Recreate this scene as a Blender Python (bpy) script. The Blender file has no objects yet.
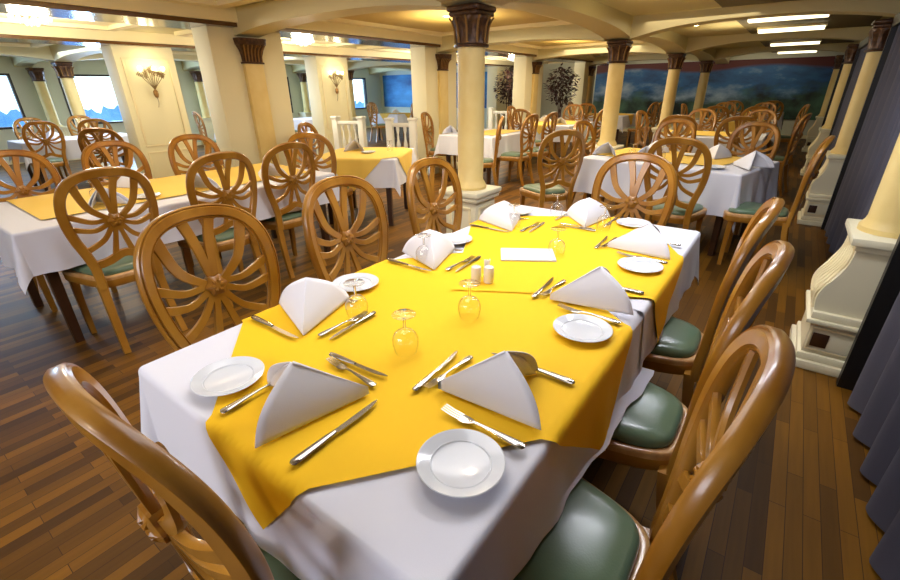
import bpy, bmesh, math, random
from mathutils import Vector, Matrix
random.seed(7)
PI = math.pi
SC = bpy.context.scene
COL = SC.collection

# ------------------------------------------------------------------ materials
def lin(c):
    return tuple(((v/255)/12.92 if v/255 <= .04045 else ((v/255+.055)/1.055)**2.4) for v in c) + (1.0,)

class NT:
    def __init__(s, name):
        s.m = bpy.data.materials.new(name); s.m.use_nodes = True
        s.t = s.m.node_tree; s.n = s.t.nodes; s.l = s.t.links
        s.n.clear()
        s.out = s.n.new('ShaderNodeOutputMaterial')
    def add(s, typ, **kw):
        n = s.n.new(typ)
        for k, v in kw.items():
            if k.startswith('i_'):
                n.inputs[k[2:].replace('_', ' ')].default_value = v
            else:
                setattr(n, k, v)
        return n
    def link(s, a, b): s.l.new(a, b)

def coords(t, scale=(1, 1, 1), rot=(0, 0, 0), kind='Object'):
    tc = t.add('ShaderNodeTexCoord'); mp = t.add('ShaderNodeMapping')
    mp.inputs['Scale'].default_value = scale; mp.inputs['Rotation'].default_value = rot
    t.link(tc.outputs[kind], mp.inputs['Vector'])
    return mp.outputs['Vector']

def mat(name, col, rough=.5, metal=0, spec=.5, coat=0, col2=None, nscale=(8, 8, 8), bump=0, bscale=40, sheen=0):
    t = NT(name)
    b = t.add('ShaderNodeBsdfPrincipled')
    b.inputs['Base Color'].default_value = lin(col)
    b.inputs['Roughness'].default_value = rough; b.inputs['Metallic'].default_value = metal
    b.inputs['Specular IOR Level'].default_value = spec
    b.inputs['Coat Weight'].default_value = coat; b.inputs['Coat Roughness'].default_value = .12
    b.inputs['Sheen Weight'].default_value = sheen
    if col2:
        nz = t.add('ShaderNodeTexNoise'); nz.inputs['Scale'].default_value = 1; nz.inputs['Detail'].default_value = 5
        t.link(coords(t, nscale), nz.inputs['Vector'])
        r = t.add('ShaderNodeValToRGB')
        r.color_ramp.elements[0].position = .35; r.color_ramp.elements[1].position = .65
        r.color_ramp.elements[0].color = lin(col); r.color_ramp.elements[1].color = lin(col2)
        t.link(nz.outputs['Fac'], r.inputs['Fac']); t.link(r.outputs['Color'], b.inputs['Base Color'])
    if bump:
        n2 = t.add('ShaderNodeTexNoise'); n2.inputs['Scale'].default_value = bscale; n2.inputs['Detail'].default_value = 3
        t.link(coords(t), n2.inputs['Vector'])
        bp = t.add('ShaderNodeBump'); bp.inputs['Strength'].default_value = bump; bp.inputs['Distance'].default_value = .01
        t.link(n2.outputs['Fac'], bp.inputs['Height']); t.link(bp.outputs['Normal'], b.inputs['Normal'])
    t.link(b.outputs['BSDF'], t.out.inputs['Surface'])
    return t.m

def emit(name, col, strength):
    t = NT(name); e = t.add('ShaderNodeEmission'); e.inputs['Color'].default_value = lin(col)
    e.inputs['Strength'].default_value = strength
    t.link(e.outputs[0], t.out.inputs['Surface']); return t.m

def thin_glass(name, tint=(255, 255, 255), ior=1.45, rough=.0, edge=0.0):
    t = NT(name)
    tr = t.add('ShaderNodeBsdfTransparent'); tr.inputs['Color'].default_value = lin(tint)
    gl = t.add('ShaderNodeBsdfGlossy'); gl.inputs['Roughness'].default_value = rough
    fr = t.add('ShaderNodeFresnel'); ge = t.add('ShaderNodeNewGeometry'); mi = t.add('ShaderNodeMix', data_type='FLOAT')
    mi.inputs[2].default_value = ior; mi.inputs[3].default_value = 1/ior
    t.link(ge.outputs['Backfacing'], mi.inputs[0]); t.link(mi.outputs[0], fr.inputs['IOR'])
    mx = t.add('ShaderNodeMixShader')
    lw = t.add('ShaderNodeLayerWeight'); lw.inputs['Blend'].default_value = .5
    rp = t.add('ShaderNodeMapRange'); rp.inputs['From Min'].default_value = .45; rp.inputs['To Max'].default_value = edge
    ad = t.add('ShaderNodeMath', operation='MAXIMUM')
    t.link(lw.outputs['Facing'], rp.inputs['Value']); t.link(rp.outputs[0], ad.inputs[0]); t.link(fr.outputs[0], ad.inputs[1])
    t.link(ad.outputs[0], mx.inputs[0]); t.link(tr.outputs[0], mx.inputs[1]); t.link(gl.outputs[0], mx.inputs[2])
    t.link(mx.outputs[0], t.out.inputs['Surface']); return t.m

def floor_mat():
    t = NT('oak_strip_floor')
    v = coords(t, (1, 1, 1), (0, 0, PI/2))
    def brick(c1, c2, bias):
        b = t.add('ShaderNodeTexBrick'); b.offset = .37; b.offset_frequency = 2; b.squash = 1
        b.inputs['Color1'].default_value = lin(c1); b.inputs['Color2'].default_value = lin(c2)
        b.inputs['Mortar'].default_value = lin((58, 32, 8)); b.inputs['Scale'].default_value = 1
        b.inputs['Mortar Size'].default_value = .0012; b.inputs['Bias'].default_value = bias
        b.inputs['Brick Width'].default_value = .55; b.inputs['Row Height'].default_value = .052
        t.link(v, b.inputs['Vector']); return b
    b = brick((66, 40, 4), (132, 88, 16), .0)
    nz = t.add('ShaderNodeTexNoise'); nz.inputs['Scale'].default_value = 1; nz.inputs['Detail'].default_value = 6
    t.link(coords(t, (55, 3, 1)), nz.inputs['Vector'])
    mp = t.add('ShaderNodeMapRange'); mp.inputs['To Min'].default_value = .72; mp.inputs['To Max'].default_value = 1.22
    t.link(nz.outputs['Fac'], mp.inputs['Value'])
    mx = t.add('ShaderNodeMix', data_type='RGBA', blend_type='MULTIPLY'); mx.inputs[0].default_value = 1
    t.link(b.outputs['Color'], mx.inputs[6]); t.link(mp.outputs[0], mx.inputs[7])
    p = t.add('ShaderNodeBsdfPrincipled'); p.inputs['Roughness'].default_value = .5; p.inputs['Specular IOR Level'].default_value = .3; p.inputs['Coat Weight'].default_value = .03
    p.inputs['Coat Roughness'].default_value = .2
    t.link(mx.outputs[2], p.inputs['Base Color'])
    bp = t.add('ShaderNodeBump'); bp.inputs['Strength'].default_value = .12; bp.inputs['Distance'].default_value = .004
    t.link(b.outputs['Fac'], bp.inputs['Height']); bp.invert = True
    t.link(bp.outputs['Normal'], p.inputs['Normal'])
    t.link(p.outputs[0], t.out.inputs['Surface']); return t.m

def mural_mat():
    t = NT('painted_landscape_mural')
    tc = t.add('ShaderNodeTexCoord'); sx = t.add('ShaderNodeSeparateXYZ'); t.link(tc.outputs['Object'], sx.inputs[0])
    nz = t.add('ShaderNodeTexNoise'); nz.inputs['Scale'].default_value = 1; nz.inputs['Detail'].default_value = 6; nz.inputs['Roughness'].default_value = .6
    t.link(coords(t, (.75, 1, 1.7)), nz.inputs['Vector'])
    cloud = t.add('ShaderNodeValToRGB'); e = cloud.color_ramp.elements
    e[0].position = .3; e[0].color = lin((16, 44, 84)); e[1].position = .74; e[1].color = lin((170, 190, 204))
    x = cloud.color_ramp.elements.new(.5); x.color = lin((44, 98, 150))
    t.link(nz.outputs['Fac'], cloud.inputs['Fac'])
    n2 = t.add('ShaderNodeTexNoise'); n2.inputs['Scale'].default_value = 2.4; n2.inputs['Detail'].default_value = 5
    t.link(tc.outputs['Object'], n2.inputs['Vector'])
    green = t.add('ShaderNodeValToRGB'); green.color_ramp.elements[0].color = lin((14, 28, 26)); green.color_ramp.elements[1].color = lin((78, 118, 92))
    green.color_ramp.elements[0].position = .35; green.color_ramp.elements[1].position = .7
    t.link(n2.outputs['Fac'], green.inputs['Fac'])
    # hills edge : z - noise
    ad = t.add('ShaderNodeMath', operation='MULTIPLY_ADD'); ad.inputs[1].default_value = 1.5; 
    t.link(nz.outputs['Fac'], ad.inputs[0]); t.link(sx.outputs['Z'], ad.inputs[2])
    hill = t.add('ShaderNodeMapRange'); hill.inputs['From Min'].default_value = 1.75; hill.inputs['From Max'].default_value = 2.1
    t.link(ad.outputs[0], hill.inputs['Value'])
    m1 = t.add('ShaderNodeMix', data_type='RGBA'); t.link(hill.outputs[0], m1.inputs[0]); t.link(green.outputs[0], m1.inputs[6]); t.link(cloud.outputs[0], m1.inputs[7])
    # painted maroon drapery across the top
    wv = t.add('ShaderNodeMath', operation='SINE'); sm = t.add('ShaderNodeMath', operation='MULTIPLY'); sm.inputs[1].default_value = 1.7
    t.link(sx.outputs['X'], sm.inputs[0]); t.link(sm.outputs[0], wv.inputs[0])
    a2 = t.add('ShaderNodeMath', operation='MULTIPLY_ADD'); a2.inputs[1].default_value = .07; t.link(wv.outputs[0], a2.inputs[0]); t.link(sx.outputs['Z'], a2.inputs[2])
    dr = t.add('ShaderNodeMapRange'); dr.inputs['From Min'].default_value = 1.82; dr.inputs['From Max'].default_value = 1.9
    t.link(a2.outputs[0], dr.inputs['Value'])
    m2 = t.add('ShaderNodeMix', data_type='RGBA'); m2.inputs[7].default_value = lin((84, 28, 24))
    t.link(dr.outputs[0], m2.inputs[0]); t.link(m1.outputs[2], m2.inputs[6])
    # left-end sea scene: blue of the window daylight put into its colour
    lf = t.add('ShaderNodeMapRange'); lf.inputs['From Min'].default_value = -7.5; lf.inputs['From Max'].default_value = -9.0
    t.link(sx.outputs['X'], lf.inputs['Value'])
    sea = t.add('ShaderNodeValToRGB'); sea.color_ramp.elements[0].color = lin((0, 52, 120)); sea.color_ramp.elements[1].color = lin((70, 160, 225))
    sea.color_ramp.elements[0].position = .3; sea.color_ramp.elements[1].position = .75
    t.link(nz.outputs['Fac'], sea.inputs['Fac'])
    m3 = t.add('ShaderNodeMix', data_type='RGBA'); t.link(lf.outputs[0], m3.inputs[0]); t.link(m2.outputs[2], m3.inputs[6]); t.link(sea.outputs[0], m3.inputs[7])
    p = t.add('ShaderNodeBsdfPrincipled'); p.inputs['Roughness'].default_value = .6
    t.link(m3.outputs[2], p.inputs['Base Color']); t.link(p.outputs[0], t.out.inputs['Surface']); return t.m

M = dict(
    wood=mat('golden_brown_wood', (144, 94, 22), .3, coat=.35, col2=(172, 122, 44), nscale=(9, 9, 3)),
    rim=mat('lit_rim_wood', (206, 164, 108), .3, coat=.3, col2=(180, 132, 76), nscale=(20, 20, 20)),  # same wood as the frame, with light on its top painted in
    dwood=mat('dark_stained_wood', (58, 32, 14), .4, coat=.2),
    vinyl=mat('green_vinyl', (100, 124, 98), .28, spec=.5, coat=.12, bump=.05, bscale=200),
    white_cloth=mat('white_tablecloth_cotton', (221, 223, 234), .85, bump=.06, bscale=500, sheen=.1),
    napkin=mat('white_napkin_linen', (229, 230, 238), .85, bump=.08, bscale=420, sheen=.1),
    yellow=mat('yellow_overlay_cotton', (250, 198, 2), .8, bump=.06, bscale=500),
    pale_yellow=mat('pale_yellow_overlay_cotton', (238, 200, 92), .8, bump=.06, bscale=500),
    china=mat('white_china', (216, 221, 228), .14, coat=.4),
    steel=mat('polished_steel', (196, 190, 180), .2, metal=1),
    paper=mat('white_card', (236, 234, 236), .7),
    glass=thin_glass('clear_thin_glass', (255, 255, 255), 1.6, .0, .75),
    solid_glass=mat('clear_solid_glass', (255, 255, 255), .0),
    pane=thin_glass('window_pane_glass', (240, 247, 250), 1.4, .01),
    cream=mat('cream_plaster', (238, 230, 190), .6, bump=.03, bscale=60),
    column=mat('cream_yellow_column_plaster', (236, 212, 142), .5, bump=.05, bscale=50, col2=(228, 200, 126), nscale=(6, 6, 4)),
    pedestal=mat('ivory_painted_pedestal', (232, 226, 196), .5, bump=.03, bscale=80),
    bronze=mat('antique_bronze_capital', (54, 30, 14), .38, metal=.3, col2=(92, 60, 30), nscale=(30, 30, 30)),
    bronze_hi=mat('gilded_leaf_bronze', (150, 112, 62), .35, metal=.4),
    ceil=mat('cream_ceiling_paint', (214, 204, 158), .6),
    ceil_panel=mat('ochre_ceiling_panel', (190, 164, 96), .6),
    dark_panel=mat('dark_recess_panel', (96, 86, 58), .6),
    brown=mat('brown_lacquered_soffit', (92, 58, 24), .22, coat=.5),
    trim=mat('ivory_ceiling_moulding', (240, 228, 186), .5),
    curtain=mat('slate_grey_curtain_fabric', (78, 78, 92), .9, bump=.1, bscale=300),
    black=mat('black_window_metal', (16, 15, 15), .4),
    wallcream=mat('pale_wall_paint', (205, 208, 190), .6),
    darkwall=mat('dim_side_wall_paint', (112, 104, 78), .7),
    leaf=mat('burgundy_leaf', (74, 30, 30), .5, col2=(40, 34, 26), nscale=(5, 5, 5)),
    pot=mat('dark_terracotta', (70, 40, 26), .6),
    baluster=mat('white_painted_wood', (236, 236, 226), .45),
    bulb=emit('warm_bulb_glow', (255, 236, 190), 14),
    downlight=emit('downlight_glow', (255, 226, 160), 30),
    tube=emit('fluorescent_diffuser', (255, 240, 196), 3.2),
    crystal=emit('lit_crystal', (255, 244, 220), 3),
    gold=mat('gold_metal', (170, 124, 60), .3, metal=.9),
    dried=mat('dried_flower_metal', (120, 96, 56), .5, metal=.3),
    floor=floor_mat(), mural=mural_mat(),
    water=mat('river_water', (60, 120, 180), .2),
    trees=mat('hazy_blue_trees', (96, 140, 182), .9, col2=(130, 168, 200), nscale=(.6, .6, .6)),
    plast=mat('white_ceramic_shaker', (236, 232, 226), .2, coat=.3),
)

M['solid_glass'].node_tree.nodes['Principled BSDF'].inputs['Transmission Weight'].default_value = 1
# ------------------------------------------------------------------ mesh helpers
class MB:
    def __init__(s): s.v = []; s.f = []
    def quad_grid(s, rows, closed_u=False, closed_v=False):
        b = len(s.v); n = len(rows); m = len(rows[0])
        for r in rows: s.v.extend(tuple(p) for p in r)
        for i in range(n if closed_v else n-1):
            for j in range(m if closed_u else m-1):
                i2 = (i+1) % n; j2 = (j+1) % m
                s.f.append((b+i*m+j, b+i*m+j2, b+i2*m+j2, b+i2*m+j))
        return b
    def ngon(s, pts):
        b = len(s.v); s.v.extend(tuple(p) for p in pts); s.f.append(tuple(range(b, b+len(pts))))
    def box(s, x0, x1, y0, y1, z0, z1, bev=0):
        bm = bmesh.new(); bmesh.ops.create_cube(bm, size=1)
        for v in bm.verts:
            v.co = Vector(((x0+x1)/2+v.co.x*(x1-x0), (y0+y1)/2+v.co.y*(y1-y0), (z0+z1)/2+v.co.z*(z1-z0)))
        if bev: bmesh.ops.bevel(bm, geom=bm.edges[:], offset=bev, segments=2, affect='EDGES', profile=.5)
        s.bm(bm)
    def bm(s, bm):
        b = len(s.v); bm.verts.index_update()
        s.v.extend(tuple(v.co) for v in bm.verts)
        s.f.extend(tuple(b+v.index for v in f.verts) for f in bm.faces); bm.free()
    def lathe(s, prof, n=24, c=(0, 0, 0), caps=True):
        rows = [[(c[0]+r*math.cos(2*PI*k/n), c[1]+r*math.sin(2*PI*k/n), c[2]+z) for k in range(n)] for r, z in prof]
        s.quad_grid(rows, closed_u=True)
        if caps:
            if prof[0][0] > 1e-5: s.ngon(rows[0][::-1])
            if prof[-1][0] > 1e-5: s.ngon(rows[-1])
    def sweep(s, path, sec, normal, scale=None, closed=False):
        """path 3D points; sec list of (a,b): a across (tangent x normal), b along normal(i)"""
        n = len(path); rows = []
        for i in range(n):
            p = Vector(path[i])
            a = Vector(path[(i-1) % n if closed else max(i-1, 0)]); c = Vector(path[(i+1) % n if closed else min(i+1, n-1)])
            t = (c-a).normalized(); N = Vector(normal(i) if callable(normal) else normal)
            S = t.cross(N).normalized(); N = S.cross(t).normalized()
            k = scale(i/(n-1)) if scale else 1
            ka, kb = k if isinstance(k, tuple) else (k, k)
            rows.append([p+S*(u*ka)+N*(w*kb) for u, w in sec])
        s.quad_grid(rows, closed_u=True, closed_v=closed)
        if not closed: s.ngon(rows[0][::-1]); s.ngon(rows[-1])
    def tube(s, path, r, n=8, scale=None):
        sec = [(r*math.cos(2*PI*k/n), r*math.sin(2*PI*k/n)) for k in range(n)]
        d = Vector(path[-1])-Vector(path[0])
        N = Vector((0, 0, 1)) if abs(d.normalized().z) < .9 else Vector((0, 1, 0))
        s.sweep(path, sec, N, scale)
    def prism(s, poly, z0, z1):
        lo = [(x, y, z0) for x, y in poly]; hi = [(x, y, z1) for x, y in poly]
        s.quad_grid([lo, hi], closed_u=True); s.ngon(lo[::-1]); s.ngon(hi)
    def mesh(s, name, m, smooth=35):
        me = bpy.data.meshes.new(name); me.from_pydata(s.v, [], s.f); me.validate(); me.update()
        bm = bmesh.new(); bm.from_mesh(me); bmesh.ops.remove_doubles(bm, verts=bm.verts[:], dist=1e-5)
        bmesh.ops.recalc_face_normals(bm, faces=bm.faces[:]); bm.to_mesh(me); bm.free()
        me.materials.append(m)
        if smooth:
            me.polygons.foreach_set('use_smooth', [True]*len(me.polygons)); me.set_sharp_from_angle(angle=math.radians(smooth))
        return me
    def build(s, name, m, parent=None, loc=(0, 0, 0), rz=0, smooth=35):
        return put(name, s.mesh(name, m, smooth), parent, loc, rz)

def put(name, me, parent=None, loc=(0, 0, 0), rz=0):
    o = bpy.data.objects.new(name, me); COL.objects.link(o)
    o.location = loc; o.rotation_euler = (0, 0, rz)
    if parent: o.parent = parent
    return o
def tag(o, label, cat, group=None, kind=None):
    o['label'] = label; o['category'] = cat
    if group: o['group'] = group
    if kind: o['kind'] = kind
    return o
def thing(name, label, cat, loc=(0, 0, 0), rz=0, group=None):
    o = put(name, None, None, loc, rz); o.empty_display_size = .1
    return tag(o, label, cat, group)
def struct(name, mb, m, smooth=0):
    o = mb.build(name, m, smooth=smooth); o['kind'] = 'structure'; return o
def dup(root, loc, rz, label, group=None):
    r = root.copy(); COL.objects.link(r); r.location = loc; r.rotation_euler = (0, 0, rz); r['label'] = label
    if group: r['group'] = group
    for ch in list(root.children):
        c = ch.copy(); COL.objects.link(c); c.parent = r
        for g in list(ch.children):
            d = g.copy(); COL.objects.link(d); d.parent = c
    return r
def spline(pts, n):
    out = []; P = [Vector(p) for p in pts]; m = len(P)-1
    for i in range(n+1):
        t = i/n*m; k = min(int(t), m-1); f = t-k
        p0 = P[max(k-1, 0)]; p1 = P[k]; p2 = P[k+1]; p3 = P[min(k+2, m)]
        out.append(.5*((2*p1)+(p2-p0)*f+(2*p0-5*p1+4*p2-p3)*f*f+(3*p1-p0-3*p2+p3)*f**3))
    return out

# ------------------------------------------------------------------ room
GY = [3.20, 6.78, 10.36, 13.94]           # column grid along the room
XW, XC, XP, XQ, XC2, XL = .78, -2.14, -5.15, -8.1, -11.5, -14.1
YF, YB, ZC = 16.6, -3.0, 2.24
mb = MB(); mb.box(XL-.2, XW+.2, YB-.2, YF+.2, -.12, 0); struct('floor', mb, M['floor'])
mb = MB(); mb.box(XL-.2, XW+.2, YB-.2, YF+.2, ZC, ZC+.15); struct('ceiling', mb, M['ceil'])
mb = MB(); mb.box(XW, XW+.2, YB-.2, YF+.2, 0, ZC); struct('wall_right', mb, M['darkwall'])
mb = MB(); mb.box(XL, XW, YF, YF+.2, 0, ZC); struct('wall_far', mb, M['wallcream'])
mb = MB(); mb.box(XL, XW, YB-.2, YB, 0, ZC); struct('wall_near', mb, M['wallcream'])
# left wall with window openings
WIN = [(-.65, 2.92), (3.75, 6.45), (7.30, 10.0), (10.9, 13.55)]
Z0, Z1 = .74, 1.86
mb = MB(); prev = YB-.2
for a, b in WIN:
    mb.box(XL-.2, XL, prev, a, 0, ZC); mb.box(XL-.2, XL, a, b, 0, Z0); mb.box(XL-.2, XL, a, b, Z1, ZC); prev = b
mb.box(XL-.2, XL, prev, YF+.2, 0, ZC); struct('wall_left', mb, M['wallcream'])
for i, (a, b) in enumerate(WIN):
    f = MB(); w = .045
    for q in ((a, a+w, Z0, Z1), (b-w, b, Z0, Z1), (a+w, b-w, Z0, Z0+w), (a+w, b-w, Z1-w, Z1)): f.box(XL-.08, XL+.02, *q)
    wo = f.build('window_%d' % (i+1), M['black'], smooth=0); wo['kind'] = 'structure'
    p = MB(); p.box(XL-.045, XL-.035, a+w, b-w, Z0+w, Z1-w); p.build('window_pane', M['pane'], wo, smooth=0)
# outside
mb = MB(); mb.box(-120, -14.8, -90, 110, -3.2, -3.0); struct('river', mb, M['water'])
mb = MB(); pts = []
N = 420
for k in range(N+1):
    y = -60+140*k/N; pts.append((y, -.1+random.random()*.7+.3*math.sin(k*.11)+.15*math.sin(k*.43)))
lo = [(-50, y, -3) for y, h in pts]; hi = [(-50-.5*random.random(), y, h) for y, h in pts]; bk = [(-53, y, -3) for y, h in pts]
mb.quad_grid([lo, hi, bk]); o = mb.build('treeline', M['trees']); tag(o, 'hazy blue line of trees on the far river bank beyond the windows', 'trees', kind='stuff')

# mural on the far wall
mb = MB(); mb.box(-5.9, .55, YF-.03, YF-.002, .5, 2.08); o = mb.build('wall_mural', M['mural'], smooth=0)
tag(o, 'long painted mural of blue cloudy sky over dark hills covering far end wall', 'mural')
mb = MB(); mb.box(XL, -8.55, 14.4, 14.5, 0, ZC); struct('wall_far_left', mb, M['wallcream'])
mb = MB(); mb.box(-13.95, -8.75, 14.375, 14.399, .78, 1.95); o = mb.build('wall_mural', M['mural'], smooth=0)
tag(o, 'painted sea mural, daylight blue put into its colour, on the wall at left rear, seen between the pillars', 'mural')

# baseboards
mb = MB(); mb.box(XL, XW, YF-.02, YF, 0, .09); struct('baseboard_far', mb, M['trim'])
mb = MB(); mb.box(XL, XL+.02, YB, YF, 0, .09); struct('baseboard_left', mb, M['trim'])

# ---- beams with arched soffits
def arch_beam_y(x0, x1, ya, yb, z0, rise, top, n=28, p=2.6):
    mb = MB(); low = []
    for k in range(n+1):
        t = k/n; low.append((ya+(yb-ya)*t, z0+rise*(1-abs(2*t-1)**p)))
    rows = [[(x0, y, z) for y, z in low], [(x1, y, z) for y, z in low]]
    mb.quad_grid(rows)
    mb.quad_grid([[(x0, y, z) for y, z in low], [(x0, y, top) for y, z in low]])
    mb.quad_grid([[(x1, y, z) for y, z in low], [(x1, y, top) for y, z in low]])
    for i in (0, -1):
        y, z = low[i]; mb.ngon([(x0, y, z), (x1, y, z), (x1, y, top), (x0, y, top)])
    return mb
def arch_beam_x(y0, y1, xa, xb, z0, rise, top, n=28, p=2.6):
    mb = arch_beam_y(y0, y1, xa, xb, z0, rise, top, n, p)
    mb.v = [(y, x, z) for x, y, z in mb.v]; return mb
nt = 0
ys = [GY[0]-3.58]+GY+[YF]
for xc in (XC, XC2):
    for a, b in zip(ys[:-1], ys[1:]):
        nt += 1; struct('trim_%d' % nt, arch_beam_y(xc-.17, xc+.17, a, b, 1.985, .11, ZC-.001), M['ceil'], 30)
for gy in GY:
    for xa, xb, r in ((XC+.17, XW, .14), (XP, XC-.17, .08), (XC2+.17, XQ-.3, .08), (XL, XC2-.17, .1)):
        nt += 1; struct('trim_%d' % nt, arch_beam_x(gy-.15, gy+.15, xa, xb, 1.985, r, ZC-.002), M['ceil'], 30)
# brown lacquered soffit over the row of square pillars, and its twin
for x0, x1 in ((-5.6, -5.05), (-8.5, -7.95)):
    mb = MB(); mb.box(x0, x1, YB, YF, 2.06, ZC-.003)
    nt += 1; struct('trim_%d' % nt, mb, M['brown'])
    mb = MB(); mb.box(x0-.03, x0, YB, YF, 2.10, ZC-.004); mb.box(x1, x1+.03, YB, YF, 2.10, ZC-.004)
    nt += 1; struct('trim_%d' % nt, mb, M['trim'])
# coffer frames in the bays
def coffer(x0, x1, y0, y1, m_in, w=.12):
    global nt
    mb = MB(); mb.box(x0, x1, y0, y1, ZC-.012, ZC-.001); nt += 1; struct('trim_%d' % nt, mb, M[m_in])
    mb = MB()
    for q in ((x0-w, x0, y0-w, y1+w), (x1, x1+w, y0-w, y1+w), (x0, x1, y0-w, y0), (x0, x1, y1, y1+w)):
        mb.box(q[0], q[1], q[2], q[3], ZC-.055, ZC-.001)
    nt += 1; struct('trim_%d' % nt, mb, M['trim'])
for a, b in zip(ys[:-1], ys[1:]):
    coffer(-4.75, -2.65, a+.5, b-.5, 'ceil_panel')
    coffer(-7.5, -6.05, a+.5, b-.5, 'trim')
    coffer(-11.0, -8.9, a+.5, b-.5, 'ceil_panel')
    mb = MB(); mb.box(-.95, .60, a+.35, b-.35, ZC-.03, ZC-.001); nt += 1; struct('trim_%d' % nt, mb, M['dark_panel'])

# ---- capitals and columns
def capital_mb(r0, r1, h, n=40):
    """flared leaf capital, ribs all round"""
    mb = MB(); rows = []
    prof = [(0, r0*1.22), (.06, r0*1.25), (.09, r0*1.04), (.2, r0*1.02), (.45, r0*1.12), (.62, r0*1.26), (.72, r1*.93), (.76, r1*.9)]
    for t, r in prof:
        rows.append([((r*(1+(.07*math.cos(10*2*PI*k/n*1) if .1 < t < .7 else 0)))*math.cos(2*PI*k/n), (r*(1+(.07*math.cos(10*2*PI*k/n) if .1 < t < .7 else 0)))*math.sin(2*PI*k/n), t*h) for k in range(n)])
    mb.quad_grid(rows, closed_u=True); mb.ngon(rows[0][::-1]); mb.ngon(rows[-1]); return mb
def abacus_mb(r1, h):
    mb = MB()
    mb.box(-r1*.98, r1*.98, -r1*.98, r1*.98, h*.74, h*.86, .012); mb.box(-r1*1.08, r1*1.08, -r1*1.08, r1*1.08, h*.85, h, .015)
    return mb
def leaves_mb(r0, r1, h, n=10):
    mb = MB()
    for k in range(n):
        a = 2*PI*k/n; ca, sa = math.cos(a), math.sin(a)
        path = [((r0*1.12+x)*ca, (r0*1.12+x)*sa, z*h) for x, z in ((0, .1), (.004, .3), (.012, .5), (.024+r1*.06, .66), (.036+r1*.08, .72))]
        mb.tube(spline(path, 8), .008, 6, lambda t: 1.2-.3*t)
    return mb
COLR = .108
def free_column(x, y, label):
    t = thing('round_column', label, 'column', (x, y, 0), 0, 'round columns on square pedestals along the aisle')
    p = MB(); s = .155
    p.box(-s-.045, s+.045, -s-.045, s+.045, 0, .07, .008); p.box(-s-.02, s+.02, -s-.02, s+.02, .07, .12, .012)
    p.box(-s, s, -s, s, .12, .56, .004)
    p.box(-s-.03, s+.03, -s-.03, s+.03, .56, .60, .01); p.box(-s-.045, s+.045, -s-.045, s+.045, .60, .645, .012)
    ped = p.build('pedestal', M['pedestal'], t)
    f = MB()
    for a in range(4):
        R = Matrix.Rotation(a*PI/2, 3, 'Z')
        w = .11
        for q in ((-w, w, .17, .19), (-w, w, .49, .51), (-w, -w+.02, .19, .49), (w-.02, w, .19, .49)):
            m2 = MB(); m2.box(q[0], q[1], -s-.012, -s+.002, q[2], q[3], .003)
            b = len(f.v); f.v += [tuple(R @ Vector(v)) for v in m2.v]; f.f += [tuple(b+i for i in fc) for fc in m2.f]
    f.build('panel_moulding', M['trim'], ped)
    c = MB(); c.lathe([(COLR*1.25, .645), (COLR*1.3, .665), (COLR*1.12, .70), (COLR, .72), (COLR*1.02, 1.1), (COLR*.98, 1.72)], 32)
    c.build('shaft', M['column'], t)
    cp = capital_mb(COLR, .155, .27).build('capital', M['bronze'], t, (0, 0, 1.715))
    leaves_mb(COLR, .15, .27).build('leaf_ribs', M['bronze_hi'], cp)
    abacus_mb(.128, .27).build('abacus', M['bronze'], cp)
    return t
fc = free_column(XC, GY[0], 'nearest free-standing round column, right behind the yellow table')
for gy, l in zip(GY[1:], ('second free-standing round column along the aisle, beyond the right dining table', 'third free-standing round column along the aisle, in front of the mural', 'farthest free-standing round column on the aisle, close to the mural')):
    dup(fc, (XC, gy, 0), 0, l)
for gy, l in zip(GY, ('round column in the far left bay before the wide window', 'second round column in far left bay, behind the sconce pillar', 'third round column in far left bay, right of the sconce pillar', 'last round column in far left bay beside the blue mural')):
    dup(fc, (XC2, gy, 0), 0, l)

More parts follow.
